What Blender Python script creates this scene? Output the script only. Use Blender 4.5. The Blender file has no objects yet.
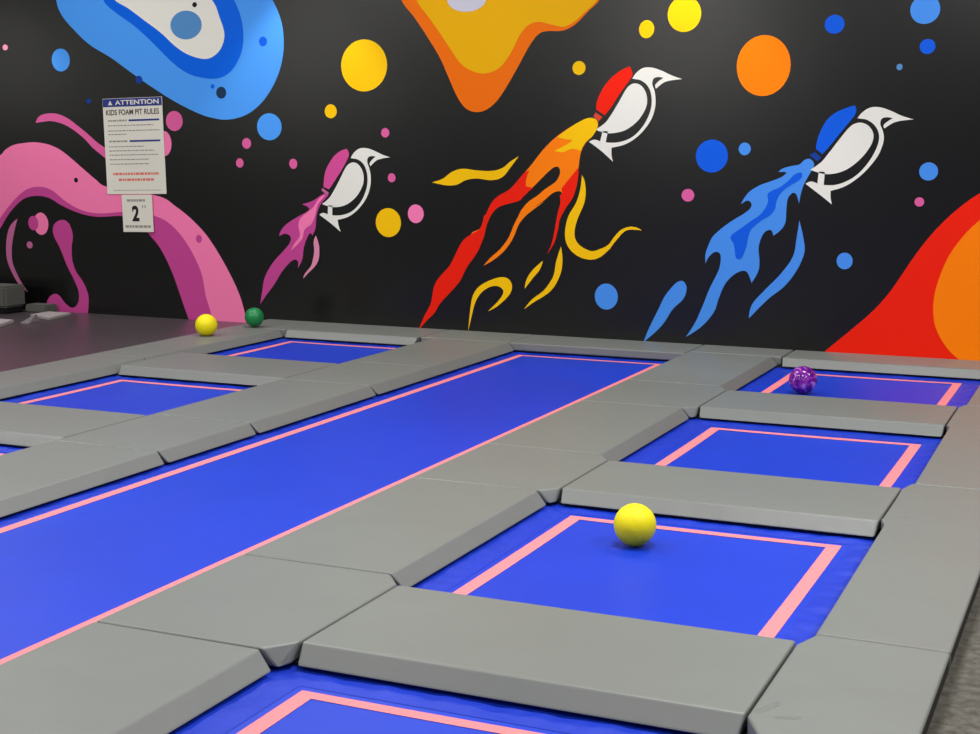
import bpy, bmesh, math, random
from mathutils import Matrix, Vector
from mathutils.geometry import delaunay_2d_cdt
random.seed(7)
sc = bpy.context.scene
C = sc.collection

# ------------------------------------------------------------------ materials
def lin(c):
    c /= 255.0
    return c / 12.92 if c <= 0.04045 else ((c + 0.055) / 1.055) ** 2.4
def rgb(r, g, b, k=1.0):
    return (lin(r) * k, lin(g) * k, lin(b) * k, 1.0)
MATS = {}
def mat(name, col, rough=0.5, spec=0.5, noise=None, bumps=(), metallic=0.0, coat=0.0, sheen=0.0):
    """noise = (scale, amount) slight tone variation; bumps = [(scale, distance, strength, stretch)]"""
    m = bpy.data.materials.new(name); m.use_nodes = True
    nt = m.node_tree; N = nt.nodes; L = nt.links
    b = N['Principled BSDF']
    b.inputs['Base Color'].default_value = col
    b.inputs['Roughness'].default_value = rough
    b.inputs['Specular IOR Level'].default_value = spec
    b.inputs['Metallic'].default_value = metallic
    b.inputs['Coat Weight'].default_value = coat
    tc = N.new('ShaderNodeTexCoord')
    if noise:
        n = N.new('ShaderNodeTexNoise'); n.inputs['Scale'].default_value = noise[0]; n.inputs['Detail'].default_value = 5
        L.new(tc.outputs['Object'], n.inputs['Vector'])
        r = N.new('ShaderNodeMapRange'); r.inputs['To Min'].default_value = 1 - noise[1]; r.inputs['To Max'].default_value = 1 + noise[1]
        L.new(n.outputs['Fac'], r.inputs['Value'])
        x = N.new('ShaderNodeVectorMath'); x.operation = 'SCALE'; x.inputs[0].default_value = col[:3]
        L.new(r.outputs['Result'], x.inputs['Scale'])
        L.new(x.outputs['Vector'], b.inputs['Base Color'])
    prev = None
    for sca, dist, stren, stretch in bumps:
        mp = N.new('ShaderNodeMapping'); mp.inputs['Scale'].default_value = stretch
        L.new(tc.outputs['Object'], mp.inputs['Vector'])
        n = N.new('ShaderNodeTexNoise'); n.inputs['Scale'].default_value = sca; n.inputs['Detail'].default_value = 3
        L.new(mp.outputs['Vector'], n.inputs['Vector'])
        bp = N.new('ShaderNodeBump'); bp.inputs['Distance'].default_value = dist; bp.inputs['Strength'].default_value = stren
        L.new(n.outputs['Fac'], bp.inputs['Height'])
        if prev: L.new(prev.outputs['Normal'], bp.inputs['Normal'])
        prev = bp
    if prev: L.new(prev.outputs['Normal'], b.inputs['Normal'])
    MATS[name] = m
    return m

ONE = (1, 1, 1)
vinyl = mat('grey_vinyl', rgb(119, 122, 118), 0.45, 0.5, (2.0, 0.04), [(1.6, 0.05, 0.35, ONE), (9, 0.004, 0.35, ONE), (400, 0.0004, 0.25, ONE)])
matte_dk = mat('dark_brown_matte', rgb(38, 34, 32), 0.7, 0.3)
blue_mat = mat('blue_woven_bed', rgb(12, 56, 196), 0.45, 0.35, (1.3, 0.16), [(2.5, 0.01, 0.3, ONE), (500, 0.0004, 0.4, ONE)])
blue_cov = mat('blue_edge_cover', rgb(10, 50, 188), 0.5, 0.35, (8.0, 0.12), [(40, 0.004, 0.5, ONE)])
pink_tape = mat('pink_tape', rgb(246, 136, 142), 0.6, 0.3, (6, 0.03))
steel_blk = mat('black_steel', rgb(18, 18, 22), 0.5, 0.4)
deckm = mat('dark_plum_vinyl', rgb(74, 66, 70), 0.33, 0.5, (3, 0.08), [(2.0, 0.02, 0.2, ONE), (250, 0.0006, 0.3, ONE)])
carpet = mat('grey_carpet', rgb(100, 97, 90), 0.95, 0.1, (30, 0.9), [(220, 0.004, 0.8, ONE)])
blackwall = mat('black_wall_paint', rgb(11, 11, 11), 0.29, 0.5, (1.2, 0.12), [(2.5, 0.01, 0.1, ONE), (60, 0.0004, 0.15, ONE)])
darkroom = mat('dark_room_paint', rgb(30, 30, 30), 0.8, 0.2)
foam_dk = mat('charcoal_foam', rgb(92, 92, 88), 0.9, 0.2, (8, 0.1), [(60, 0.003, 0.4, ONE)])
foam_lt = mat('pale_foam', rgb(168, 160, 160), 0.8, 0.2, (8, 0.1), [(30, 0.003, 0.4, ONE)])
foam_md = mat('grey_foam', rgb(120, 112, 116), 0.8, 0.2, (8, 0.1), [(30, 0.003, 0.4, ONE)])
base_bk = mat('black_base', rgb(22, 22, 22), 0.9, 0.2)
yellow_foam = mat('yellow_foam', rgb(250, 232, 10), 0.55, 0.35, (10, 0.03), [(90, 0.0012, 0.5, ONE)])
green_foam = mat('green_rubber', rgb(12, 132, 70), 0.38, 0.5, (10, 0.05), [(60, 0.001, 0.3, ONE)])
sign_white = mat('sign_white', rgb(226, 222, 210), 0.45, 0.4)
sign_navy = mat('sign_navy', rgb(44, 58, 132), 0.5, 0.3)
sign_ink = mat('sign_black', rgb(40, 38, 40), 0.6, 0.2)
sign_grey = mat('sign_grey_print', rgb(150, 144, 140), 0.6, 0.2)
sign_brown = mat('sign_title_print', rgb(88, 76, 74), 0.6, 0.2)
sign_red = mat('sign_red_print', rgb(222, 120, 104), 0.6, 0.2)
# purple marbled ball
pm = mat('purple_marble', rgb(120, 30, 150), 0.16, 0.6)
_n = pm.node_tree; _b = _n.nodes['Principled BSDF']
_t = _n.nodes.new('ShaderNodeTexNoise'); _t.inputs['Scale'].default_value = 9; _t.inputs['Detail'].default_value = 3; _t.inputs['Distortion'].default_value = 2.2
_tc = _n.nodes.new('ShaderNodeTexCoord'); _n.links.new(_tc.outputs['Object'], _t.inputs['Vector'])
_r = _n.nodes.new('ShaderNodeValToRGB'); _e = _r.color_ramp.elements
_e[0].position = .40; _e[0].color = rgb(92, 12, 130); _e[1].position = .66; _e[1].color = rgb(205, 150, 225)
_x = _e.new(.55); _x.color = rgb(140, 40, 165)
_n.links.new(_t.outputs['Fac'], _r.inputs['Fac']); _n.links.new(_r.outputs['Color'], _b.inputs['Base Color'])
# mural paints
PAINT = dict(
 sky=(76, 156, 246), sky2=(72, 144, 234), royal=(0, 98, 226), blue=(12, 92, 222), navyblue=(20, 62, 150), navy=(28, 52, 82), steel=(84, 140, 196),
 white=(232, 230, 220), lilac=(206, 204, 216), black=(24, 24, 26), orange=(242, 112, 4), orange2=(255, 128, 6), amber=(236, 176, 0), yellow=(250, 196, 4),
 tangerine=(255, 128, 0), red=(240, 32, 8), brick=(214, 70, 50), pink=(250, 126, 178), magenta=(196, 70, 146), rose=(222, 96, 158), hotpink=(214, 78, 150),
 dullpink=(192, 104, 152), palepink=(226, 140, 172))
PM = {k: mat('paint_' + k, rgb(*v), 0.5, 0.12) for k, v in PAINT.items()}

# ------------------------------------------------------------------ object helpers
def obj(name, bm, mats, parent=None, loc=(0, 0, 0), smooth=False):
    me = bpy.data.meshes.new(name)
    bmesh.ops.recalc_face_normals(bm, faces=bm.faces)
    bm.to_mesh(me); bm.free()
    for m in (mats if isinstance(mats, (list, tuple)) else [mats]): me.materials.append(m)
    if smooth:
        for p in me.polygons: p.use_smooth = True
    o = bpy.data.objects.new(name, me); C.objects.link(o)
    o.location = loc
    if parent: o.parent = parent
    return o
def tag(o, label=None, cat=None, group=None, kind=None):
    if label: o['label'] = label
    if cat: o['category'] = cat
    if group: o['group'] = group
    if kind: o['kind'] = kind
    return o
def box(bm, x0, x1, y0, y1, z0, z1, mi=0):
    v = [bm.verts.new((x, y, z)) for z in (z0, z1) for x, y in ((x0, y0), (x1, y0), (x1, y1), (x0, y1))]
    fs = []
    for q in ((3, 2, 1, 0), (4, 5, 6, 7), (0, 1, 5, 4), (1, 2, 6, 5), (2, 3, 7, 6), (3, 0, 4, 7)):
        f = bm.faces.new([v[i] for i in q]); f.material_index = mi; fs.append(f)
    return fs
def prism(bm, top, bot, zt, zb):
    vt = [bm.verts.new((x, y, zt)) for x, y in top]; vb = [bm.verts.new((x, y, zb)) for x, y in bot]
    n = len(top)
    bm.faces.new(vt); bm.faces.new(vb[::-1])
    for i in range(n):
        bm.faces.new((vb[i], vb[(i + 1) % n], vt[(i + 1) % n], vt[i]))
    return vt, vb

# ------------------------------------------------------------------ camera
cam = bpy.data.cameras.new('camera'); co = bpy.data.objects.new('camera', cam); C.objects.link(co)
R = Vector((0.914276, 0.405084, 0.002502)); U = Vector((-0.063422, 0.137038, 0.988533)); B = Vector((0.400096, -0.903951, 0.150982))
M = Matrix((R, U, B)).transposed().to_4x4(); M.translation = Vector((0, 0, 1.5))
co.matrix_world = M
cam.sensor_width = 36; cam.lens = 36 * 1440.12 / 980; cam.clip_start = 0.05
sc.camera = co

# ------------------------------------------------------------------ setting
WY = 10.73
XL, XR, YN, ZC = -25.0, 5.0, -4.5, 4.3
bm = bmesh.new(); box(bm, XL, XR, WY, WY + .15, -.6, ZC)
wall = tag(obj('wall_back', bm, blackwall), 'black wall with a painted space mural', kind='structure')
for n, a in (('wall_left', (XL - .15, XL, YN, WY + .15)), ('wall_right', (XR, XR + .15, YN, WY + .15)), ('wall_front', (XL, XR, YN - .15, YN))):
    bm = bmesh.new(); box(bm, *a, -.6, ZC); tag(obj(n, bm, darkroom), kind='structure')
bm = bmesh.new(); box(bm, XL, XR, YN, WY, ZC, ZC + .1); tag(obj('ceiling', bm, darkroom), kind='structure')
# floor: aisle at the right, with the trampoline well left of it
bm = bmesh.new()
box(bm, -.44, XR, YN, WY, -.6, -.1)
box(bm, XL, -.44, YN, 1.2, -.6, -.1)
box(bm, XL, -.44, 1.2, WY, -.7, -.6)
tag(obj('floor', bm, carpet), 'speckled grey carpet aisle along the trampolines', kind='structure')

bm = bmesh.new(); fs = box(bm, XL + .01, -6.885, 1.2, WY - .006, -.599, -.045)
bmesh.ops.bevel(bm, geom=[e for e in bm.edges if all(v.co.z > -.1 for v in e.verts)], offset=.01, segments=2, affect='EDGES')
tag(obj('padded_deck', bm, deckm), 'dark plum padded deck on the left, running to the mural wall', 'deck')

# ------------------------------------------------------------------ mural: paint on the back wall
def catmull(P, sub=6):
    n = len(P); out = []
    for i in range(n):
        p0, p1, p2, p3 = P[i - 1], P[i], P[(i + 1) % n], P[(i + 2) % n]
        a = Vector(p1[:2]); b = Vector(p2[:2])
        t1 = Vector((0, 0)) if p1[2] else (b - Vector(p0[:2])) * .5
        t2 = Vector((0, 0)) if p2[2] else (Vector(p3[:2]) - a) * .5
        d = (b - a).length
        if p1[2] and p2[2]: out.append(a); continue
        if p1[2]: t1 = (b - a) * 1.0 if p2[2] else (b - a) * 1.5 - t2 * .5
        if p2[2]: t2 = (b - a) * 1.5 - t1 * .5
        for t in (t1, t2):
            if t.length > 1.6 * d: t *= 1.6 * d / t.length
        for k in range(sub):
            s = k / sub
            out.append(a * (2 * s ** 3 - 3 * s * s + 1) + t1 * (s ** 3 - 2 * s * s + s) + b * (-2 * s ** 3 + 3 * s * s) + t2 * (s ** 3 - s * s))
    return out
def paint_shape(bm, P, y, mi):
    if isinstance(P, tuple):
        x, z, rx, rz = P
        pts = [Vector((x + rx * math.cos(t * math.tau / 36), z + rz * math.sin(t * math.tau / 36))) for t in range(36)]
    else:
        pts = catmull([tuple(float(q) for q in (s.split(',') + ['0'])[:3]) for s in P.split()])
    cl = []
    for q in pts:
        if not cl or (q - cl[-1]).length > .0015: cl.append(q)
    if (cl[0] - cl[-1]).length < .0015: cl.pop()
    n = len(cl)
    vs, es, fs, _, _, _ = delaunay_2d_cdt([Vector((q.x, max(q.y, -.2))) for q in cl], [(i, (i + 1) % n) for i in range(n)], [], 1, 1e-6)
    bv = [bm.verts.new((q.x, y, q.y)) for q in vs]
    for f in fs:
        q = [vs[i] for i in f]
        ar = sum(q[i].x * q[(i + 1) % len(q)].y - q[(i + 1) % len(q)].x * q[i].y for i in range(len(q)))
        if abs(ar) < 1e-9: continue
        nf = bm.faces.new([bv[i] for i in (f if ar > 0 else f[::-1])])   # counter-clockwise in x/z: faces the room (-Y)
        nf.material_index = mi
MURAL = [
 ('painted_blob', 'sky blue painted blob with royal blue and white layers at the top', [
  ('sky',1,"-9.083,2.816 -9.026,2.676 -8.885,2.534 -8.715,2.402 -8.489,2.285 -8.238,2.13 -8.017,2.001 -7.798,1.886 -7.581,1.794 -7.422,1.748 -7.259,1.731 -7.074,1.768 -6.914,1.866 -6.792,2.007 -6.71,2.168 -6.674,2.34 -6.689,2.534 -6.775,2.729 -6.945,2.984 -7.702,3.356 -8.677,3.324 -9.053,3.036"),
  ('royal',2,"-8.552,2.796 -8.413,2.677 -8.22,2.558 -8.029,2.408 -7.841,2.246 -7.679,2.142 -7.516,2.095 -7.355,2.086 -7.22,2.138 -7.123,2.255 -7.079,2.389 -7.088,2.557 -7.162,2.744 -7.351,3.003 -8.028,3.161 -8.527,2.969"),
  ('white',3,"-8.425,2.791 -8.27,2.707 -8.105,2.6 -7.942,2.495 -7.781,2.367 -7.646,2.293 -7.484,2.254 -7.376,2.281 -7.299,2.355 -7.269,2.465 -7.312,2.598 -7.388,2.752 -7.613,2.93 -8.142,2.996 -8.454,2.879"),
  ('steel',4,(-7.665,2.549,0.165,0.123)),
  ('black',4,(-7.569,2.719,0.025,0.022)),
  ('navy',2,(-7.318,1.963,0.052,0.051)),
  ('royal',2,(-7.406,2.018,0.021,0.019)),
  ('blue',2,(-6.879,2.388,0.04,0.04)),
  ('navyblue',2,(-8.191,2.088,0.038,0.035)),
 ]),
 ('painted_blob', 'orange and yellow painted blob hanging from the top', [
  ('orange',1,"-5.547,2.683 -5.431,2.543 -5.315,2.387 -5.199,2.214 -5.123,2.059 -5.046,1.904 -4.97,1.81 -4.875,1.778 -4.78,1.8 -4.686,1.875 -4.594,2 -4.502,2.148 -4.412,2.295 -4.34,2.376 -4.267,2.398 -4.142,2.398 -4.036,2.44 -3.931,2.534 -3.836,2.619 -3.76,2.744 -3.939,3.102 -5.026,3.162 -5.604,2.889"),
  ('amber',2,"-5.41,2.678 -5.314,2.556 -5.218,2.435 -5.103,2.279 -5.008,2.159 -4.894,2.097 -4.781,2.083 -4.669,2.127 -4.577,2.233 -4.504,2.364 -4.431,2.444 -4.34,2.471 -4.232,2.446 -4.124,2.427 -4.036,2.465 -3.948,2.535 -3.853,2.62 -3.794,2.745 -3.938,3.071 -5.026,3.129 -5.487,2.884"),
  ('lilac',3,(-4.96,2.669,0.172,0.1)),
 ]),
 ('painted_blob', 'red hill with an orange disc painted at the right end', [
  ('red',1,"-0.028,0.976 -0.256,1.253 -0.477,1.356 -0.678,1.354 -0.844,1.281 -0.98,1.189 -1.078,1.115 -1.179,1.022 -1.28,0.909 -1.364,0.795 -1.448,0.662 -1.516,0.547 -1.585,0.44 -1.69,0.312 -1.816,0.19 -1.926,0.088 -2.027,-0.005,1 -2.054,-0.056,1 -2.046,-0.1,1 0.419,-0.1,1 0.26,0.247,1"),
  ('tangerine',2,"-0.668,1.176 -0.835,1.119 -0.971,0.999 -1.067,0.896 -1.165,0.746 -1.228,0.577 -1.257,0.426 -1.25,0.277 -1.209,0.166 -1.132,0.058 -1.02,-0.03 -0.875,-0.1 -0.595,-0.1 -0.454,0.39 -0.485,0.929"),
 ]),
 ('painted_blob', 'pink tentacle band arching from the left edge down to the floor', [
  ('magenta',1,"-10.761,0.682,1 -10.703,1.458,1 -10.208,1.317 -9.832,1.412 -9.763,1.463 -9.662,1.508 -9.53,1.527 -9.416,1.534 -9.303,1.524 -9.208,1.503 -9.099,1.459 -8.992,1.391 -8.871,1.305 -8.72,1.2 -8.599,1.134 -8.014,1.055 -7.839,0.97 -7.667,0.857 -7.497,0.702 -7.331,0.475 -7.2,0.247 -7.136,0.075 -7.112,-0.055,1 -7.109,-0.1,1 -7.693,-0.1,1 -7.734,-0.037,1 -7.78,0.078 -7.832,0.217 -7.91,0.402 -8.017,0.585 -8.126,0.699 -8.265,0.825 -8.422,0.869 -8.702,0.855 -8.909,0.882 -9.117,0.95 -9.266,1.019 -9.418,1.036 -9.575,1.002 -9.74,0.877 -9.876,0.714 -10.015,0.55"),
  ('pink',2,"-10.754,0.78,1 -10.703,1.458,1 -10.208,1.317 -9.832,1.412 -9.763,1.463 -9.662,1.508 -9.53,1.527 -9.416,1.534 -9.303,1.524 -9.208,1.503 -9.099,1.459 -8.992,1.391 -8.871,1.305 -8.72,1.2 -8.599,1.134 -8.014,1.055 -7.839,0.97 -7.667,0.857 -7.497,0.702 -7.331,0.475 -7.2,0.247 -7.136,0.075 -7.112,-0.055,1 -7.109,-0.1,1 -7.449,-0.1,1 -7.476,-0.024,1 -7.501,0.068 -7.539,0.183 -7.574,0.367 -7.665,0.55 -7.786,0.709 -7.922,0.821 -8.062,0.876 -8.233,0.908 -8.435,0.904 -8.701,0.886 -8.908,0.918 -9.084,0.998 -9.231,1.092 -9.383,1.121 -9.539,1.088 -9.702,0.976 -9.87,0.813 -10.008,0.649"),
  ('magenta',3,(-7.593,0.684,0.032,0.036)),
  ('black',3,(-8.94,1.189,0.023,0.022)),
 ]),
 ('painted_strand', 'pink painted strand curling in behind the rules sign', [
  ('rose',1,"-9.386,1.712,1 -9.337,1.774 -9.24,1.796 -9.129,1.793 -9.02,1.757 -8.914,1.695 -8.793,1.615 -8.673,1.528 -8.553,1.455 -8.557,1.363,1 -8.647,1.424 -8.737,1.485 -8.826,1.565 -8.947,1.646 -9.071,1.702 -9.196,1.727 -9.292,1.722"),
 ]),
 ('painted_strand', 'thin pink painted arc near the left edge', [
  ('dullpink',1,"-9.654,0.82,1 -9.744,0.751 -9.793,0.649 -9.813,0.513 -9.798,0.395 -9.74,0.278 -9.67,0.187 -9.566,0.119,1 -9.627,0.189 -9.696,0.297 -9.743,0.413 -9.739,0.549 -9.705,0.685"),
 ]),
 ('painted_strand', 'magenta painted drip that ends in a foot on the floor', [
  ('magenta',1,"-9.125,0.818 -9.189,0.797 -9.234,0.747 -9.228,0.664 -9.161,0.55 -9.086,0.386 -9.009,0.256 -8.963,0.141 -8.979,0.04 -9.044,-0.004 -9.125,0.034 -9.195,0.106 -9.258,0.117 -9.323,0.075 -9.36,-0.011 -9.363,-0.1,1 -9.368,-0.1,1 -8.887,-0.1,1 -8.877,-0.088,1 -8.856,0.013 -8.854,0.129 -8.906,0.243 -8.984,0.34 -9.021,0.438 -9.025,0.554 -9.005,0.67 -9.025,0.752 -9.064,0.803"),
 ]),
 ('painted_bird', 'white bird with a pink wing, the smallest of the three', [
  ('white',2,"-6.087,1.323 -6.047,1.36 -6.001,1.369 -5.956,1.346 -5.921,1.29 -5.914,1.216 -5.939,1.148 -5.992,1.078 -6.072,1.02 -6.151,0.995 -6.225,0.992 -6.278,1.002 -6.32,1.015,1 -6.25,1.068 -6.202,1.132 -6.148,1.219"),
  ('white',2,"-6.037,1.405,1 -6,1.454 -5.947,1.486 -5.882,1.488 -5.812,1.468 -5.741,1.438 -5.664,1.414,1 -5.741,1.402 -5.793,1.385 -5.848,1.338,1 -5.855,1.364 -5.832,1.392 -5.798,1.419,1 -5.838,1.423 -5.87,1.409 -5.877,1.37 -5.858,1.319 -5.846,1.251 -5.85,1.183 -5.874,1.103 -5.927,1.022 -5.993,0.958 -6.073,0.91 -6.169,0.885,1 -6.16,0.833 -6.141,0.782,1 -6.24,0.855 -6.349,0.924,1 -6.312,0.94 -6.266,0.929,1 -6.262,1.005,1 -6.22,1.005,1 -6.222,0.922,1 -6.139,0.924 -6.059,0.945 -5.993,0.987 -5.933,1.056 -5.893,1.137 -5.877,1.217 -5.885,1.296 -5.916,1.358 -5.968,1.394 -6.014,1.402"),
  ('hotpink',2,"-6.072,1.482,1 -6.131,1.465 -6.198,1.419 -6.252,1.35 -6.286,1.281 -6.301,1.2 -6.302,1.16,1 -6.249,1.141,1 -6.188,1.219 -6.12,1.311 -6.066,1.397 -6.052,1.442"),
  ('dullpink',2,"-6.315,1.152,1 -6.249,1.111,1 -6.266,1.091,1 -6.325,1.131,1"),
 ]),
 ('painted_bird', 'white bird with a red wing, the highest of the three', [
  ('white',2,"-3.609,1.942 -3.57,1.978 -3.525,1.984 -3.48,1.96 -3.446,1.903 -3.44,1.831 -3.466,1.763 -3.521,1.693 -3.603,1.635 -3.685,1.612 -3.76,1.609 -3.813,1.621 -3.855,1.636,1 -3.775,1.689 -3.724,1.755 -3.669,1.842"),
  ('white',2,"-3.561,2.021,1 -3.524,2.07 -3.47,2.101 -3.403,2.101 -3.326,2.076 -3.25,2.041 -3.166,2.012,1 -3.252,2.003 -3.309,1.988 -3.37,1.943,1 -3.377,1.97 -3.351,1.998 -3.313,2.023,1 -3.356,2.03 -3.391,2.018 -3.4,1.977 -3.381,1.924 -3.372,1.856 -3.377,1.789 -3.404,1.711 -3.461,1.631 -3.532,1.567 -3.617,1.521 -3.72,1.498,1 -3.72,1.444 -3.708,1.39,1 -3.801,1.469 -3.907,1.543,1 -3.863,1.559 -3.815,1.546,1 -3.796,1.624,1 -3.753,1.624,1 -3.769,1.538,1 -3.683,1.537 -3.599,1.557 -3.529,1.597 -3.465,1.667 -3.422,1.747 -3.403,1.826 -3.409,1.905 -3.44,1.969 -3.492,2.007 -3.537,2.017"),
  ('red',2,"-3.58,2.111,1 -3.634,2.095 -3.712,2.046 -3.778,1.979 -3.826,1.9 -3.848,1.837 -3.849,1.791,1 -3.781,1.745,1 -3.721,1.818 -3.655,1.915 -3.584,2.01 -3.561,2.055"),
  ('brick',2,"-3.855,1.768,1 -3.799,1.733,1 -3.83,1.699,1 -3.873,1.739,1"),
 ]),
 ('painted_bird', 'white bird with a royal blue wing at the right', [
  ('white',2,"-1.908,1.644 -1.863,1.675 -1.815,1.68 -1.769,1.658 -1.736,1.612 -1.733,1.556 -1.763,1.49 -1.823,1.415 -1.911,1.346 -1.997,1.315 -2.074,1.311 -2.131,1.325 -2.176,1.341,1 -2.099,1.397 -2.044,1.465 -1.98,1.552"),
  ('white',2,"-1.85,1.713,1 -1.811,1.759 -1.756,1.789 -1.688,1.788 -1.613,1.762 -1.538,1.728 -1.456,1.702,1 -1.539,1.693 -1.596,1.678 -1.656,1.639,1 -1.663,1.663 -1.637,1.688 -1.6,1.711,1 -1.643,1.718 -1.678,1.707 -1.686,1.67 -1.668,1.625 -1.657,1.575 -1.665,1.518 -1.696,1.441 -1.759,1.355 -1.834,1.281 -1.921,1.223 -2.022,1.189,1 -2.02,1.138 -2.008,1.089,1 -2.099,1.159 -2.207,1.238,1 -2.168,1.255 -2.12,1.241,1 -2.114,1.327,1 -2.069,1.327,1 -2.074,1.231,1 -1.988,1.233 -1.904,1.263 -1.831,1.313 -1.763,1.392 -1.715,1.477 -1.692,1.552 -1.697,1.612 -1.728,1.664 -1.78,1.7 -1.826,1.709"),
  ('blue',2,"-1.87,1.805,1 -1.928,1.788 -2.012,1.751 -2.07,1.698 -2.111,1.622 -2.135,1.546 -2.139,1.492,1 -2.093,1.454,1 -2.036,1.519 -1.974,1.6 -1.903,1.691 -1.862,1.75"),
  ('navyblue',2,"-2.149,1.47,1 -2.098,1.432,1 -2.124,1.4,1 -2.186,1.448,1"),
 ]),
 ('painted_flame', 'magenta and pink flame trailing the smallest bird', [
  ('magenta',1,"-6.284,1.109 -6.335,1.086 -6.413,1.041 -6.521,1.01,1 -6.452,0.981 -6.466,0.952 -6.557,0.905 -6.662,0.847 -6.729,0.79 -6.757,0.729,1 -6.69,0.753 -6.639,0.725 -6.653,0.669 -6.72,0.599 -6.828,0.494 -6.911,0.367 -6.94,0.251 -6.965,0.124,1 -6.901,0.207 -6.819,0.302 -6.737,0.418 -6.657,0.5 -6.604,0.531 -6.57,0.514 -6.574,0.458,1 -6.526,0.538 -6.511,0.628 -6.483,0.707 -6.444,0.764 -6.423,0.742,1 -6.391,0.809 -6.376,0.92 -6.337,1.009 -6.259,1.087,1"),
  ('pink',2,"-6.348,1.064 -6.414,0.981 -6.531,0.895 -6.559,0.828 -6.547,0.739 -6.601,0.67 -6.641,0.606,1 -6.562,0.671 -6.522,0.717 -6.495,0.796 -6.429,0.842 -6.389,0.92 -6.362,1.009 -6.289,1.093"),
  ('palepink',1,"-6.388,0.746,1 -6.36,0.672 -6.355,0.606 -6.364,0.541 -6.398,0.483 -6.475,0.414 -6.52,0.368,1 -6.502,0.413 -6.441,0.482 -6.418,0.548 -6.406,0.614 -6.41,0.689"),
 ]),
 ('painted_flame', 'yellow, orange and red flame trailing the highest bird', [
  ('orange2',1,"-3.854,1.716 -3.913,1.727 -3.984,1.7 -4.103,1.634 -4.199,1.567 -4.295,1.478 -4.38,1.376 -4.453,1.296 -4.527,1.216 -4.589,1.158 -4.677,1.111 -4.74,1.052 -4.791,0.955 -4.802,0.952 -4.836,0.85 -4.921,0.794 -4.87,0.686,1 -4.81,0.766 -4.785,0.859 -4.743,0.953 -4.667,1.024 -4.5,1.073 -4.465,1.103 -4.415,1.149 -4.354,1.207 -4.305,1.253 -4.245,1.309 -4.196,1.344 -4.16,1.344 -4.147,1.299 -4.183,1.231 -4.268,1.174 -4.341,1.116 -4.427,1.058 -4.507,0.961 -4.483,0.989 -4.541,0.881 -4.59,0.772 -4.666,0.677 -4.742,0.613 -4.81,0.54,1 -4.699,0.606 -4.615,0.679 -4.548,0.773 -4.499,0.882 -4.433,0.96 -4.286,1.069 -4.365,1.025 -4.279,1.083 -4.206,1.141 -4.146,1.155 -4.127,1.12 -4.139,1.041,1 -4.06,1.076,1 -4.019,1.155 -3.996,1.256 -3.991,1.345 -3.975,1.456 -3.934,1.534 -3.876,1.589 -3.835,1.666"),
  ('red',2,"-4.41,1.314,1 -4.453,1.296 -4.527,1.216 -4.589,1.158 -4.677,1.111 -4.74,1.052 -4.791,0.955 -4.802,0.952 -4.836,0.85 -4.921,0.794 -4.99,0.745 -5.042,0.666 -5.112,0.537 -5.217,0.423 -5.262,0.342 -5.289,0.213 -5.352,0.097 -5.406,-0.021,1 -5.325,0.067 -5.254,0.134 -5.2,0.217 -5.095,0.325 -5.016,0.415 -4.956,0.527 -4.87,0.64 -4.81,0.766 -4.785,0.859 -4.743,0.953 -4.667,1.024 -4.5,1.073 -4.465,1.103 -4.415,1.149 -4.376,1.178,1 -4.44,1.192,1 -4.435,1.251"),
  ('red',2,"-3.991,1.345,1 -3.996,1.256 -4.019,1.155 -4.041,1.099 -4.096,1.023 -4.144,0.932 -4.159,0.856 -4.183,0.764 -4.215,0.703 -4.251,0.653,1 -4.215,0.733 -4.192,0.825 -4.176,0.916 -4.161,0.992 -4.141,1.067 -4.146,1.127 -4.127,1.131 -4.134,1.176,1 -4.098,1.221 -4.039,1.289"),
  ('yellow',2,"-3.854,1.716 -3.913,1.727 -3.984,1.7 -4.079,1.645 -4.174,1.578,1 -4.102,1.562 -4.048,1.554 -4.101,1.517 -4.198,1.472,1 -4.125,1.461 -4.053,1.487 -3.975,1.473,1 -3.934,1.54 -3.876,1.589 -3.835,1.666"),
 ]),
 ('painted_flame', 'yellow painted squiggle left of the orange flame', [
  ('yellow',1,"-4.502,1.428,1 -4.576,1.335 -4.643,1.262 -4.737,1.236 -4.873,1.247 -4.969,1.233 -5.051,1.195 -5.149,1.189 -5.274,1.212,1 -5.176,1.243 -5.093,1.299 -4.996,1.325 -4.873,1.313 -4.737,1.31 -4.643,1.335 -4.577,1.384"),
 ]),
 ('painted_flame', 'long yellow painted curl right of the orange flame', [
  ('yellow',1,"-3.963,1.286,1 -3.939,1.235 -3.929,1.146 -3.944,1.056 -3.991,0.95 -4.017,0.859 -4.013,0.784 -3.964,0.725 -3.875,0.69 -3.796,0.712 -3.733,0.747 -3.687,0.808 -3.633,0.862 -3.563,0.889 -3.501,0.883 -3.462,0.861,1 -3.516,0.867 -3.578,0.863 -3.625,0.832 -3.678,0.771 -3.733,0.702 -3.811,0.64 -3.89,0.622 -3.979,0.642 -4.052,0.692 -4.094,0.767 -4.098,0.857 -4.072,0.963 -4.008,1.07 -3.975,1.175"),
 ]),
 ('painted_flame', 'tiny yellow painted dash below the orange flame', [
  ('yellow',1,"-4.287,0.6,1 -4.314,0.527 -4.38,0.448 -4.442,0.368,1 -4.43,0.438 -4.38,0.517"),
 ]),
 ('painted_flame', 'yellow painted flick below the orange flame', [
  ('yellow',1,"-4.134,0.72,1 -4.12,0.63 -4.128,0.523 -4.171,0.422 -4.22,0.358 -4.279,0.313 -4.362,0.263 -4.448,0.201,1 -4.378,0.285 -4.28,0.359 -4.214,0.446 -4.189,0.505 -4.173,0.597"),
 ]),
 ('painted_flame', 'yellow painted hook standing on the pads below the orange flame', [
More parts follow.
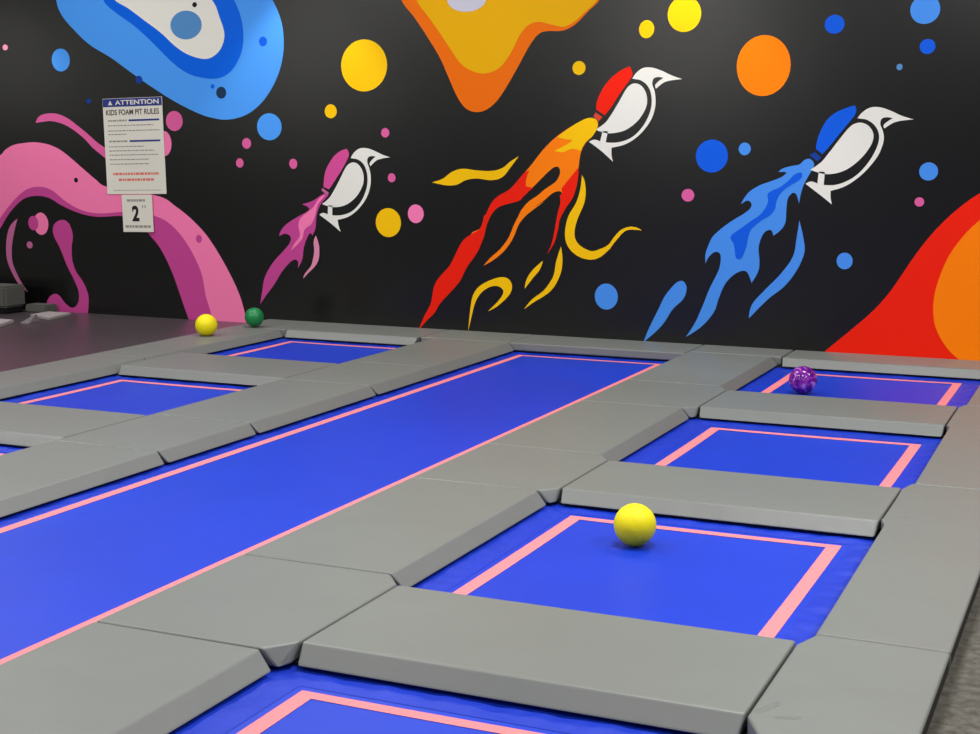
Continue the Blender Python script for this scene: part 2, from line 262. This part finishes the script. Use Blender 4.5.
  ('yellow',1,"-4.947,-0.009,1 -4.912,0.135 -4.878,0.247 -4.818,0.329 -4.733,0.376 -4.665,0.374 -4.631,0.337 -4.664,0.273 -4.766,0.171,1 -4.698,0.205 -4.613,0.275 -4.563,0.339 -4.558,0.402 -4.597,0.447 -4.665,0.452 -4.767,0.417 -4.852,0.366 -4.904,0.293 -4.925,0.198 -4.938,0.086"),
 ]),
 ('painted_flame', 'sky blue flame with royal blue core trailing the right bird', [
  ('sky2',1,"-2.181,1.419 -2.222,1.411 -2.257,1.379 -2.317,1.367 -2.377,1.35 -2.413,1.322,1 -2.352,1.319 -2.387,1.286 -2.46,1.255 -2.545,1.224 -2.618,1.18 -2.66,1.131 -2.689,1.078,1 -2.64,1.107 -2.609,1.089 -2.614,1.052 -2.662,1.009 -2.736,0.964 -2.823,0.901 -2.897,0.831 -2.933,0.755 -2.951,0.692 -2.949,0.623,1 -2.925,0.674 -2.881,0.713 -2.843,0.708 -2.831,0.659 -2.846,0.573 -2.911,0.435 -2.964,0.296 -3.017,0.17 -3.09,0.05,1 -2.96,0.145 -2.871,0.259 -2.84,0.356 -2.788,0.48 -2.708,0.559 -2.632,0.575 -2.589,0.488,1 -2.54,0.579 -2.533,0.656 -2.543,0.754 -2.526,0.828 -2.497,0.878 -2.454,0.891 -2.434,0.849,1 -2.375,0.899 -2.346,0.955 -2.343,1.039 -2.336,1.124 -2.304,1.167 -2.274,1.161 -2.25,1.092,1 -2.24,1.162 -2.222,1.228,1 -2.183,1.306,1 -2.149,1.378"),
  ('blue',2,"-2.243,1.32 -2.291,1.305 -2.338,1.256 -2.391,1.214 -2.457,1.183 -2.487,1.158 -2.482,1.11 -2.497,1.061 -2.538,1.005 -2.599,0.961 -2.684,0.898 -2.76,0.834 -2.731,0.773 -2.716,0.681 -2.69,0.666 -2.665,0.683 -2.636,0.764 -2.62,0.85 -2.597,0.9 -2.524,0.963 -2.464,1.001 -2.429,1.05 -2.418,1.111 -2.384,1.172 -2.324,1.221 -2.265,1.257 -2.236,1.288"),
 ]),
 ('painted_flame', 'thin sky blue painted lick right of the blue flame', [
  ('sky2',1,"-2.244,0.968,1 -2.208,0.833 -2.199,0.728 -2.252,0.595 -2.341,0.472 -2.458,0.373 -2.602,0.218,1 -2.579,0.327 -2.487,0.439 -2.371,0.564 -2.282,0.699 -2.26,0.832"),
 ]),
 ('painted_flame', 'short sky blue painted drop at the foot of the blue flame', [
  ('sky2',1,"-3.123,0.481 -3.093,0.427 -3.119,0.344 -3.203,0.257 -3.286,0.128 -3.433,-0.011,1 -3.386,0.109 -3.317,0.252 -3.262,0.365 -3.179,0.465"),
 ]),
 ('painted_dot', 'sky blue painted dot', [
  ('sky',1,(-9.061,2.279,0.104,0.103)),
 ]),
 ('painted_dot', 'pale pink painted dot', [
  ('palepink',1,(-9.707,2.408,0.031,0.027)),
 ]),
 ('painted_dot', 'dark blue painted dot', [
  ('navyblue',1,(-8.76,1.906,0.026,0.023)),
 ]),
 ('painted_dot', 'sky blue painted dot', [
  ('sky',1,(-6.834,1.668,0.124,0.115)),
 ]),
 ('painted_dot', 'yellow painted dot', [
  ('yellow',1,(-5.9,2.167,0.217,0.212)),
 ]),
 ('painted_dot', 'yellow painted dot', [
  ('yellow',1,(-6.224,1.795,0.058,0.058)),
 ]),
 ('painted_dot', 'rose pink painted dot', [
  ('rose',1,(-5.706,1.615,0.038,0.039)),
 ]),
 ('painted_dot', 'rose pink painted dot', [
  ('rose',1,(-7.069,1.526,0.046,0.046)),
 ]),
 ('painted_dot', 'rose pink painted dot', [
  ('rose',1,(-7.144,1.357,0.039,0.04)),
 ]),
 ('painted_dot', 'rose pink painted dot', [
  ('rose',1,(-6.6,1.354,0.04,0.043)),
 ]),
 ('painted_dot', 'rose pink painted dot', [
  ('rose',1,(-5.649,1.245,0.036,0.038)),
 ]),
 ('painted_dot', 'yellow painted dot', [
  ('yellow',1,(-5.684,0.872,0.119,0.121)),
 ]),
 ('painted_dot', 'pink painted dot', [
  ('pink',1,(-5.426,0.951,0.074,0.077)),
 ]),
 ('painted_dot', 'yellow painted dot', [
  ('yellow',1,(-3.998,2.11,0.054,0.053)),
 ]),
 ('painted_dot', 'yellow painted dot', [
  ('yellow',1,(-3.16,2.491,0.13,0.132)),
 ]),
 ('painted_dot', 'yellow painted dot', [
  ('yellow',1,(-3.454,2.389,0.06,0.067)),
 ]),
 ('painted_dot', 'orange painted dot', [
  ('tangerine',1,(-2.548,2.099,0.201,0.221)),
 ]),
 ('painted_dot', 'royal blue painted dot', [
  ('blue',1,(-2.039,2.381,0.071,0.067)),
 ]),
 ('painted_dot', 'sky blue painted dot', [
  ('sky2',1,(-1.412,2.463,0.102,0.099)),
 ]),
 ('painted_dot', 'royal blue painted dot', [
  ('blue',1,(-1.384,2.208,0.054,0.052)),
 ]),
 ('painted_dot', 'grey blue painted dot', [
  ('steel',1,(-1.57,2.07,0.021,0.023)),
 ]),
 ('painted_dot', 'royal blue painted dot', [
  ('blue',1,(-2.921,1.437,0.124,0.123)),
 ]),
 ('painted_dot', 'sky blue painted dot', [
  ('sky2',1,(-2.67,1.491,0.046,0.047)),
 ]),
 ('painted_dot', 'sky blue painted dot', [
  ('sky2',1,(-1.336,1.336,0.065,0.064)),
 ]),
 ('painted_dot', 'rose pink painted dot', [
  ('rose',1,(-3.1,1.14,0.05,0.048)),
 ]),
 ('painted_dot', 'rose pink painted dot', [
  ('rose',1,(-1.39,1.119,0.033,0.033)),
 ]),
 ('painted_dot', 'sky blue painted dot', [
  ('sky2',1,(-1.901,0.679,0.058,0.061)),
 ]),
 ('painted_dot', 'sky blue painted dot', [
  ('sky2',1,(-3.746,0.335,0.096,0.103)),
 ]),
 ('painted_dot', 'rose pink painted dot', [
  ('rose',1,(-7.822,1.722,0.09,0.088)),
 ]),
 ('painted_dot', 'pink painted dot', [
  ('pink',1,(-7.936,1.524,0.076,0.11)),
 ]),
 ('painted_dot', 'dull pink painted dot', [
  ('dullpink',1,(-9.522,0.572,0.036,0.033)),
 ]),
 ('painted_dot', 'pink painted dot with a magenta bite on its left', [
  ('pink',1,(-9.375,0.776,0.087,0.105)),
  ('magenta',2,(-9.466,0.78,0.06,0.068)),
 ]),
]
for name, label, shapes in MURAL:
    bm = bmesh.new(); cols = []
    for col, layer, P in shapes:
        if col not in cols: cols.append(col)
        paint_shape(bm, P, WY - .0012 * layer, cols.index(col))
    me = bpy.data.meshes.new(name)
    bm.to_mesh(me); bm.free()
    for c in cols: me.materials.append(PM[c])
    o = bpy.data.objects.new(name, me); C.objects.link(o); o.parent = wall
    o['label'] = label

# ------------------------------------------------------------------ signs on the wall
def text_mesh(s, size, bold=0.0, sx=1.0):
    cu = bpy.data.curves.new('t', 'FONT'); cu.body = s; cu.size = size; cu.align_x = 'CENTER'; cu.align_y = 'CENTER'; cu.offset = bold
    cu.extrude = .0006
    t = bpy.data.objects.new('t', cu); C.objects.link(t)
    dg = bpy.context.evaluated_depsgraph_get(); me = bpy.data.meshes.new_from_object(t.evaluated_get(dg))
    bpy.data.objects.remove(t); bpy.data.curves.remove(cu)
    xs = [v.co.x for v in me.vertices]; zs = [v.co.y for v in me.vertices]
    cx, cy = (min(xs) + max(xs)) / 2, (min(zs) + max(zs)) / 2; w, h = max(xs) - min(xs), max(zs) - min(zs)
    return me, cx, cy, w, h
def text_part(name, s, x, z, w, h, y, m, parent, bold=0.0):
    me, cx, cy, tw, th = text_mesh(s, .1, bold)
    for v in me.vertices:
        a, b, c = v.co
        v.co = ((a - cx) * w / tw, -c, (b - cy) * h / th)
    me.materials.clear(); me.materials.append(m)
    o = bpy.data.objects.new(name, me); C.objects.link(o); o.parent = parent; o.location = (x, y, z)
    return o
def print_lines(name, rows, m, parent):
    for x0, x1, z, h in rows:           # rows of tiny illegible print: word-like strokes
        bm = bmesh.new(); y = 0; x = x0
        while x < x1 - .006:
            w = min(random.uniform(.014, .045), x1 - x)
            box(bm, x, x + w, y - .0006, y, z - h / 2, z + h / 2); x += w + .007
        obj(name, bm, m, parent)
sg = bpy.data.objects.new('rules_sign', None); C.objects.link(sg); sg.location = (-8.264, WY - .009, 1.5)
tag(sg, 'large white rules sign with a navy ATTENTION header on the mural wall', 'sign')
sg.rotation_euler = (0, math.radians(-1.2), 0)
bm = bmesh.new(); box(bm, -.326, .33, 0, .004, -.43, .43); bmesh.ops.bevel(bm, geom=bm.edges[:], offset=.001, segments=1, affect='EDGES')
obj('sign_panel', bm, sign_white, sg)
bm = bmesh.new(); box(bm, -.322, .326, -.002, 0, .355, .427); tag(obj('header_band', bm, sign_navy, sg), 'navy header band')
text_part('header_text', 'ATTENTION', .055, .391, .48, .042, -.0028, sign_white, sg, .002)
bm = bmesh.new(); vs = [bm.verts.new(q) for q in ((-.265, -.003, .371), (-.215, -.003, .371), (-.24, -.003, .413))]; bm.faces.new(vs)
obj('warning_triangle', bm, sign_white, sg)
text_part('title_text', 'KIDS FOAM PIT RULES', 0.0, .305, .585, .05, -.001, sign_brown, sg, .002)
for z in (.223, .038):
    bm = bmesh.new(); box(bm, -.045, .29, -.0015, 0, z, z + .016); obj('divider_bar', bm, sign_navy, sg)
print_lines('rule_line', [(-.275, -.06, .231, .015), (-.28, .22, .187, .009), (-.28, .29, .14, .009), (-.28, -.08, .108, .009), (-.275, -.06, .046, .015),
    (-.28, .11, -.002, .009), (-.28, .22, -.039, .009), (-.28, .26, -.077, .009), (-.28, .16, -.118, .009), (-.28, .16, -.158, .009), (-.25, .28, -.395, .006)], sign_grey, sg)
print_lines('warning_line', [(-.25, .26, -.247, .022), (-.19, .2, -.3, .022)], sign_red, sg)

s2 = bpy.data.objects.new('capacity_sign', None); C.objects.link(s2); s2.location = (-8.244, WY - .018, .896)
tag(s2, 'small white sign with a big black 2, hanging below the rules sign', 'sign')
s2.rotation_euler = (0, math.radians(-1.2), 0)
bm = bmesh.new(); box(bm, -.168, .168, 0, .004, -.168, .168); bmesh.ops.bevel(bm, geom=bm.edges[:], offset=.001, segments=1, affect='EDGES')
obj('sign_panel', bm, sign_white, s2)
text_part('number', '2', -.02, .0, .078, .142, -.001, sign_ink, s2, .004)
print_lines('print_line', [(-.11, .09, .118, .022), (-.14, .14, -.118, .022)], sign_grey, s2)
for x in (.055, .082):
    bm = bmesh.new(); box(bm, x, x + .011, -.0006, 0, .05, .075); obj('superscript_mark', bm, sign_grey, s2)

# ------------------------------------------------------------------ pads
T = .06; SL = .055
def pad(label, x0, x1, y0, y1, sl='', cham=None, west=None, dark='', notch=(True, True), cat='pad', group='grey vinyl pads covering the trampoline frames'):
    """top rectangle x0..x1, y0..y1 at z=0; a side letter in sl (W,E,S,N) slopes outwards. cham: corner cut at the E side"""
    ox, oy = (x0 + x1) / 2, (y0 + y1) / 2
    w0 = SL if 'W' in sl else 0; e0 = SL if 'E' in sl else 0; s0 = SL if 'S' in sl else 0; n0 = SL if 'N' in sl else 0
    if cham:                       # junction pad: E side meets a cross pad between cham[0] and cham[1]
        xe, a, b = cham
        top = [(x0, y0), (x1, y0), (xe, a - .004), (xe, b + .004), (x1, y1), (x0, y1)]
        bot = [(x0, y0), (x1 + SL, y0 + .014), (xe - .006, a - .045), (xe - .004, b + .03), (x1 + SL, y1 - .01), (x0, y1)]
    else:
        top = [(x0, y0), (x1, y0), (x1, y1), (x0, y1)]
        kx = .012 if 'S' in sl else 0; ky, ky2 = [.014 if 'E' in sl and q else 0 for q in notch]
        bot = [(x0 + kx, y0 - s0), (x1 + e0 - kx * .6, y0 - s0 + ky), (x1 + e0, y1 + n0 - ky2), (x0 - w0, y1 + n0)]
    if west:                       # outline of the W side given from S to N
        top = west[::-1] + [(x1, y0), (x1, y1)]
        top = [(x1, y0), (x1, y1)] + west[::-1]; bot = top
    bm = bmesh.new()
    L = lambda P: [(x - ox, y - oy) for x, y in P]
    prism(bm, L(top), L(bot), 0, -T)
    if 'E' in dark:  # outer E face coloured dark brown, the rest stays grey
        for f in bm.faces:
            c = f.calc_center_median()
            if c.x > (x1 - ox) - .004 and abs(c.z + T / 2) < .01: f.material_index = 1
    bmesh.ops.bevel(bm, geom=[e for e in bm.edges], offset=.009, segments=3, affect='EDGES', profile=.6, clamp_overlap=True)
    o = obj('foam_pad', bm, [vinyl, matte_dk], loc=(ox, oy, 0))
    return tag(o, label, cat, group)

G = .006
XS0, XS1 = -5.0, -4.354           # strip between left trampolines and the runway
XC0, XC1 = -2.945, -2.325         # centre strip
XE0, XE1 = -2.240, -.860          # right cross pads
XR0, XR1 = -.852, -.412           # right strip
XL0, XL1 = -6.875, -6.41          # strip along the deck
XX0, XX1 = -6.335, -5.012          # left cross pads
CR = [(3.643, 4.279), (5.859, 6.489), (8.105, 8.741)]
CL = [(5.835, 6.53), (7.99, 8.69)]
seams = [3.541, 4.385, 5.775, 6.62, 8.02, 8.88, 10.31]
# centre strip
pad('nearest long pad of the centre strip, at the bottom left of the photo', XC0, XC1, 1.42, seams[0] - G, 'E')
names = ['nearest of the three square junction pads in the centre strip', 'middle one of the three square junction pads in the centre strip', 'farthest of the three square junction pads in the centre strip']
longs = ['long centre strip pad left of the trampoline holding the big yellow ball', 'long centre strip pad left of the empty second trampoline', 'long centre strip pad left of the trampoline with the purple ball']
for i in range(3):
    a, b = seams[2 * i], seams[2 * i + 1]
    pad(names[i], XC0, XC1, a, b - G, '', (XE0 - .008, CR[i][0], CR[i][1]))
    pad(longs[i], XC0, XC1, b, seams[2 * i + 2] - G, 'E')
# right cross pads
for i, l in enumerate(['nearest right cross pad, wide and sloped, in front of the yellow ball trampoline', 'second right cross pad, directly behind the big yellow ball', 'third right cross pad, in front of the purple ball']):
    pad(l, XE0, XE1, CR[i][0], CR[i][1], 'S')
# right strip
ys = [1.42, 3.515, 4.365, 6.6, 8.82, 10.225]
for i, l in enumerate(['right strip pad cut off by the bottom edge of the photo', 'short right strip pad at the lower right corner beside the carpet', 'long right strip pad right of the yellow ball trampoline', 'long right strip pad at the right photo edge beside the second trampoline', 'farthest right strip pad, by the red and orange mural hill']):
    a, b = ys[i], ys[i + 1] - G; XN = -.818
    W = [(XN, a), (XN, b)]
    if i == 1: W = [(-.795, a), (XR0, 3.63), (XR0, 4.25), (XN, 4.30), (XN, b)]
    if i == 2: W = [(XN, a), (XN, 5.79), (XR0, 5.87), (XR0, 6.46), (-.83, b)]
    if i == 3: W = [(XN, a), (XN, 8.04), (XR0, 8.12), (XR0, 8.71), (-.83, b)]
    rp = pad(l, XR0, XR1, a, b, '', west=W, dark='E')
    for fx, fy, fl, fw, fa in {1: [(-.815, 3.71, .13, .012, 1.15), (-.75, 3.66, .09, .010, .35)], 2: [(-.80, 5.93, .15, .012, .75), (-.70, 5.90, .19, .016, .42), (-.76, 6.37, .12, .01, -.6)], 3: [(-.79, 8.22, .16, .014, .8), (-.70, 8.68, .14, .012, .2)], 4: [(-.7, 9.1, .16, .012, .5)]}.get(i, []):
        fb = bmesh.new(); bmesh.ops.create_uvsphere(fb, u_segments=20, v_segments=10, radius=1)
        fo = obj('crease', fb, [vinyl], rp, loc=(fx - rp.location.x, fy - rp.location.y, -.0008), smooth=True); fo.scale = (fl / 2, fw * 1.3, .0032); fo.rotation_euler = (0, 0, fa)
# strip left of the runway
ys = [1.42, 4.4, 5.758, 6.582, 7.96, 8.83, 10.2]
for i, l in enumerate(['', 'nearest pad left of the blue runway, cut off by the left photo edge', 'short pad left of the runway, level with the nearer left cross pad',
                       'long pad between the runway and the nearer left trampoline', 'short pad left of the runway, level with the farther left cross pad', 'farthest long pad left of the runway, by the back left trampoline']):
    if i: pad(l, XS0, XS1, ys[i], ys[i + 1] - G * (.5 if i == 4 else 1), 'E', notch=(i != 5, i != 4))
# left cross pads
pad('nearer left cross pad, in front of the middle left trampoline', XX0, XX1, *CL[0], 'S')
pad('farther left cross pad, in front of the back left trampoline', XX0, XX1, *CL[1], 'S')
# strip along the deck: keeps a short square end where cross pads arrive
ys = [5.0, 6.2, 8.35, 10.155]
for i, l in enumerate(['nearest pad of the strip along the dark deck, at the left photo edge', 'middle pad of the strip along the dark deck', 'farthest pad of the strip along the dark deck, under the two small balls']):
    pad(l, XL0, XL1, ys[i], ys[i + 1] - G, 'E')
# pads along the wall
yw = WY - .004
pad('square corner pad by the wall behind the green ball', XL0, -6.352, 10.155, yw)
pad('low back pad below the pink bird, behind the back left trampoline', -6.345, -5.13, 10.16, yw, 'S')
pad('small back pad by the wall at the far left corner of the runway', -5.12, -4.362, 10.2, yw)
pad('back pad closing the far end of the blue runway', -4.356, -2.95, 10.2, yw)
pad('small back pad by the wall under the blue flame', -2.94, -2.255, 10.32, yw)
pad('back pad by the wall behind the purple ball', XE0, XR1, 10.285, yw, 'S')

# ------------------------------------------------------------------ trampolines
ZM = -.08
def rect_ring(bm, o, i, z, mi=0):
    (a0, a1, b0, b1), (c0, c1, d0, d1) = o, i
    vo = [bm.verts.new((x, y, z)) for x, y in ((a0, b0), (a1, b0), (a1, b1), (a0, b1))]
    vi = [bm.verts.new((x, y, z)) for x, y in ((c0, d0), (c1, d0), (c1, d1), (c0, d1))]
    for k in range(4):
        bm.faces.new((vo[k], vo[(k + 1) % 4], vi[(k + 1) % 4], vi[k])).material_index = mi
def trampoline(label, x0, x1, y0, y1, tape, seed, name='trampoline', cat='trampoline', group='blue trampolines sunk between the pads'):
    """x0..y1: opening between the pads; tape = outer rectangle of the pink tape"""
    cx, cy = (x0 + x1) / 2, (y0 + y1) / 2
    t = bpy.data.objects.new(name, None); C.objects.link(t); t.location = (cx, cy, -.6)
    tag(t, label, cat, group)
    X0, X1, Y0, Y1 = x0 - cx, x1 - cx, y0 - cy, y1 - cy
    zz = ZM + .6
    tx0, tx1, ty0, ty1 = tape[0] - cx, tape[1] - cx, tape[2] - cy, tape[3] - cy
    e = .05; j = .03
    # jump bed: a thin grid that dips very slightly
    bm = bmesh.new(); a0, a1, b0, b1 = tx0 - j, tx1 + j, ty0 - j, ty1 + j
    nx, ny = 24, max(24, int((b1 - b0) / .08))
    g = [[bm.verts.new((a0 + (a1 - a0) * i / nx, b0 + (b1 - b0) * k / ny, zz - .012 * math.sin(math.pi * i / nx) ** .7 * math.sin(math.pi * k / ny) ** .7)) for k in range(ny + 1)] for i in range(nx + 1)]
    for i in range(nx):
        for k in range(ny): bm.faces.new((g[i][k], g[i + 1][k], g[i + 1][k + 1], g[i][k + 1]))
    o = obj('jump_bed', bm, blue_mat, t, smooth=True)
    # pink tape border stitched on the bed
    bm = bmesh.new(); w = .056 if x0 > -3 else .05
    def tz(x, y):
        u = min(max((x - a0) / (a1 - a0), 0), 1); v = min(max((y - b0) / (b1 - b0), 0), 1)
        return zz - .012 * math.sin(math.pi * u) ** .7 * math.sin(math.pi * v) ** .7 + .0015
    def stripA(pa, pb, qa, qb, n):   # between two edges
        prev = None
        for k in range(n + 1):
            s = k / n
            A = pa[0] + (pb[0] - pa[0]) * s, pa[1] + (pb[1] - pa[1]) * s
            Bq = qa[0] + (qb[0] - qa[0]) * s, qa[1] + (qb[1] - qa[1]) * s
            cur = bm.verts.new((*A, tz(*A))), bm.verts.new((*Bq, tz(*Bq)))
            if prev: bm.faces.new((prev[0], cur[0], cur[1], prev[1]))
            prev = cur
    stripA((tx0, ty0), (tx0, ty1), (tx0 + w, ty0), (tx0 + w, ty1), 60)
    stripA((tx1, ty0), (tx1, ty1), (tx1 - w, ty0), (tx1 - w, ty1), 60)
    stripA((tx0 + w, ty1), (tx1 - w, ty1), (tx0 + w, ty1 - .044), (tx1 - w, ty1 - .044), 24)
    stripA((tx0 + w, ty0), (tx1 - w, ty0), (tx0 + w, ty0 + w), (tx1 - w, ty0 + w), 24)
    obj('border_tape', bm, pink_tape, t)
    # crinkled spring cover around the bed
    bm = bmesh.new(); rnd = random.Random(seed)
    ph = [rnd.uniform(0, 6.28) for _ in range(6)]
    def ring(s):      # s 0 inner .. 1 outer, sampled round the rectangle
        P = []
        ix0, ix1, iy0, iy1 = a0 + .004, a1 - .004, b0 + .004, b1 - .004
        qx0, qx1, qy0, qy1 = ix0 + (X0 - e - ix0) * s, ix1 + (X1 + e - ix1) * s, iy0 + (Y0 - e - iy0) * s, iy1 + (Y1 + e - iy1) * s
        nX = 70; nY = max(70, int((y1 - y0) / .02))
        for k in range(nX): P.append((qx0 + (qx1 - qx0) * k / nX, qy0, k * (x1 - x0) / nX))
        for k in range(nY): P.append((qx1, qy0 + (qy1 - qy0) * k / nY, 3 + k * (y1 - y0) / nY))
        for k in range(nX): P.append((qx1 + (qx0 - qx1) * k / nX, qy1, 7 + k * (x1 - x0) / nX))
        for k in range(nY): P.append((qx0, qy1 + (qy0 - qy1) * k / nY, 11 + k * (y1 - y0) / nY))
        return P
    rows = []
    for k in range(9):
        s = k / 8; env = math.sin(math.pi * min(1, s * 1.15)) if s < .87 else 0
        row = []
        for x, y, l in ring(s):
            z = zz + .001 + .007 * s + env * (.0045 if 3 <= l < 7 and x > X1 - .3 else .0022) * (math.sin(l * 62 + ph[0] + 2.5 * s) * .6 + math.sin(l * 27 + ph[1] - 4 * s) * .8 + math.sin(l * 9 + ph[2]) * .7)
            row.append(bm.verts.new((x, y, max(z, zz - .002))))
        rows.append(row)
    n = len(rows[0])
    for k in range(8):
        for i in range(n): bm.faces.new((rows[k][i], rows[k][(i + 1) % n], rows[k + 1][(i + 1) % n], rows[k + 1][i]))
    obj('spring_cover', bm, blue_cov, t, smooth=True)
    # frame: black beams under the pads around the opening
    bm = bmesh.new(); f = .035; g2 = f + .05; top = .6 - T - .001
    box(bm, X0 - g2, X0 - f, Y0 - g2, Y1 + g2, .001, top); box(bm, X1 + f, X1 + g2 if x1 > -.9 else X1 + g2, Y0 - g2, Y1 + g2, .001, top)
    box(bm, X0 - f, X1 + f, Y0 - g2, Y0 - f, .001, top); box(bm, X0 - f, X1 + f, Y1 + f, Y1 + g2, .001, top)
    obj('frame', bm, steel_blk, t)
    return t
xo0, xo1 = XC1 + SL, -.818
tr = lambda a, b, d=0: (-2.137 + d, -.976 + d, a, b)
trampoline('nearest trampoline, cut off by the bottom edge of the photo', xo0, xo1, 2.06, CR[0][0] - SL, tr(2.19, 3.471), 1)
trampoline('trampoline with the big yellow ball on it', xo0, xo1, CR[0][1], CR[1][0] - SL, tr(4.40, 5.70), 2)
trampoline('empty second trampoline in the right row, behind the big yellow ball', xo0, xo1, CR[1][1], CR[2][0] - SL, tr(6.61, 7.90, .024), 3)
trampoline('farthest right trampoline, with the purple ball on it', xo0, xo1, CR[2][1], 10.235, tr(8.87, 10.126), 4)
tl = lambda a, b: (-6.246, -5.12, a, b)
trampoline('sliver of trampoline at the left edge of the photo', XL1 + SL, XS0, 4.0, CL[0][0] - SL, tl(4.12, 5.67), 5)
trampoline('left trampoline between the two left cross pads', XL1 + SL, XS0, CL[0][1], CL[1][0] - SL, tl(6.65, 7.87), 6)
trampoline('back left trampoline, nearest to the small green ball', XL1 + SL, XS0, CL[1][1], 10.11, tl(8.81, 10.05), 7)
trampoline('long blue runway trampoline crossing the middle of the photo', XS1 + SL, XC0, 1.5, 10.2, (-4.236, -3.08, 1.64, 10.115), 8, 'tumbling_runway', 'trampoline', None)

# ------------------------------------------------------------------ balls
def ball(name, label, x, y, z, r, m, seam=True):
    bm = bmesh.new(); bmesh.ops.create_uvsphere(bm, u_segments=64, v_segments=40, radius=r)
    for v in bm.verts:                       # fine moulding seam round the equator and a hint of flattening underneath
        n = v.co.normalized()
        d = abs(n.x * .8 + n.y * .35 + n.z * .48)
        if seam: v.co -= n * (.0012 * math.exp(-(d / .03) ** 2) * r / .085)
        if v.co.z < -r * .985: v.co.z = -r * .985
    o = obj(name, bm, m, loc=(x, y, z), smooth=True)
    return tag(o, label, 'ball')
ball('foam_ball', 'largest looking yellow ball, on the nearest full trampoline', -1.7453, 5.3886, ZM - .006 + .0855, .0855, yellow_foam)
pb = ball('rubber_ball', 'glossy marbled purple ball on the far right trampoline', -1.886, 9.304, ZM - .005 + .09, .09, pm, False)
bm = bmesh.new(); bmesh.ops.create_cone(bm, segments=16, radius1=.004, radius2=.003, depth=.003, cap_ends=True)
vv = obj('valve', bm, matte_dk, pb, loc=(.03, -.0825, .02)); vv.rotation_euler = (math.radians(90), 0, math.radians(20))
ball('foam_ball', 'small far yellow ball on the pad edge beside the dark deck', -6.706, 9.541, .0865, .088, yellow_foam)
ball('rubber_ball', 'small green ball by the wall behind the far yellow ball', -6.66, 10.165, .0865, .08, green_foam)

# ------------------------------------------------------------------ loose foam pieces in the far left corner
def foam(name, label, P, zb, zt, m, mb=.012):
    bm = bmesh.new(); prism(bm, P, P, zt, zb)
    bmesh.ops.bevel(bm, geom=bm.edges[:], offset=mb, segments=2, affect='EDGES')
    return tag(obj(name, bm, m), label, 'foam block')
ZD = -.045
foam('foam_block', 'low black base in the gap under the charcoal block in the left corner', [(-10.1, 10.32), (-9.48, 10.32), (-9.48, 10.56), (-10.1, 10.56)], ZD, .012, base_bk)  # low black slab filling the dark gap below the block
foam('foam_block', 'tall charcoal foam block at the left edge by the wall', [(-10.2, 10.30), (-9.46, 10.30), (-9.46, 10.58), (-10.2, 10.58)], .012, .215, foam_dk, .02)
foam('foam_block', 'low dark grey foam slab right of the charcoal block', [(-9.44, 10.53), (-9.19, 10.53), (-9.19, 10.70), (-9.44, 10.70)], ZD, .03, foam_dk)
foam('foam_mat', 'small pale grey foam mat lying by the pink drip', [(-9.125, 10.244), (-8.78, 10.097), (-8.87, 10.50), (-9.134, 10.508)], ZD, -.018, foam_lt, .006)
foam('foam_mat', 'pale foam mat at the very left edge of the deck', [(-9.5, 9.85), (-9.4, 9.35), (-8.80, 9.50), (-8.93, 9.82)], ZD, -.012, foam_lt, .006)
bm = bmesh.new(); P = [(-8.90, 9.98, ZD), (-8.79, 10.0, ZD), (-8.77, 9.82, ZD), (-8.89, 9.83, ZD), (-8.80, 9.96, .035)]
v = [bm.verts.new(p) for p in P]; bm.faces.new((v[3], v[2], v[1], v[0]))
for i in range(4): bm.faces.new((v[i], v[(i + 1) % 4], v[4]))
bmesh.ops.bevel(bm, geom=bm.edges[:], offset=.005, segments=2, affect='EDGES')
tag(obj('foam_wedge', bm, foam_md), 'small pointed grey foam piece beside the left edge mat', 'foam wedge')

# ------------------------------------------------------------------ light: ceiling panels and wall washers
def area(x, y, z, sx, sy, w, col=(1, .99, .965)):
    l = bpy.data.lights.new('panel', 'AREA'); l.shape = 'RECTANGLE'; l.size = sx; l.size_y = sy; l.energy = w; l.color = col
    o = bpy.data.objects.new('ceiling_panel_light', l); C.objects.link(o); o.location = (x, y, z); return o
for x, k in ((-8.6, .9), (-5.0, .82), (-1.4, 1.0), (2.2, 1.3)):
    for y, w in ((-1.5, 18), (1.5, 40), (4.9, 105), (8.7, 60)):
        area(x, y, 4.2, 1.2, .6, w * k)
def far_lamp(x, w):                 # lamps high on the far side of the hall, behind the camera; the semi-gloss wall mirrors them softly
    l = bpy.data.lights.new('hall', 'AREA'); l.shape = 'RECTANGLE'; l.size = 1.8; l.size_y = .7; l.energy = w; l.color = (1, .98, .93)
    o = bpy.data.objects.new('hall_lamp_light', l); C.objects.link(o); o.location = (x, -4.2, 3.5); o.rotation_euler = (math.radians(82), 0, 0)
for x in (-22.9, -15.4, -7.4): far_lamp(x, 72)
def washer(x, w, y=10.05, z=3.35):
    l = bpy.data.lights.new('washer', 'SPOT'); l.energy = w; l.spot_size = math.radians(76); l.spot_blend = .55; l.shadow_soft_size = .08; l.color = (1, .98, .93)
    o = bpy.data.objects.new('wall_washer_light', l); C.objects.link(o); o.location = (x, y, z); o.rotation_euler = (math.radians(15), 0, 0)
for x in (-9.75, -6.45, -3.1, .3): washer(x, 55)

w = bpy.data.worlds.new('world'); sc.world = w; w.use_nodes = True
w.node_tree.nodes['Background'].inputs['Color'].default_value = (.5, .5, .5, 1); w.node_tree.nodes['Background'].inputs['Strength'].default_value = .02
vs = sc.view_settings
vs.view_transform = 'Standard'; vs.look = 'None'; vs.exposure = 0.22; vs.gamma = 1.0; vs.use_curve_mapping = False
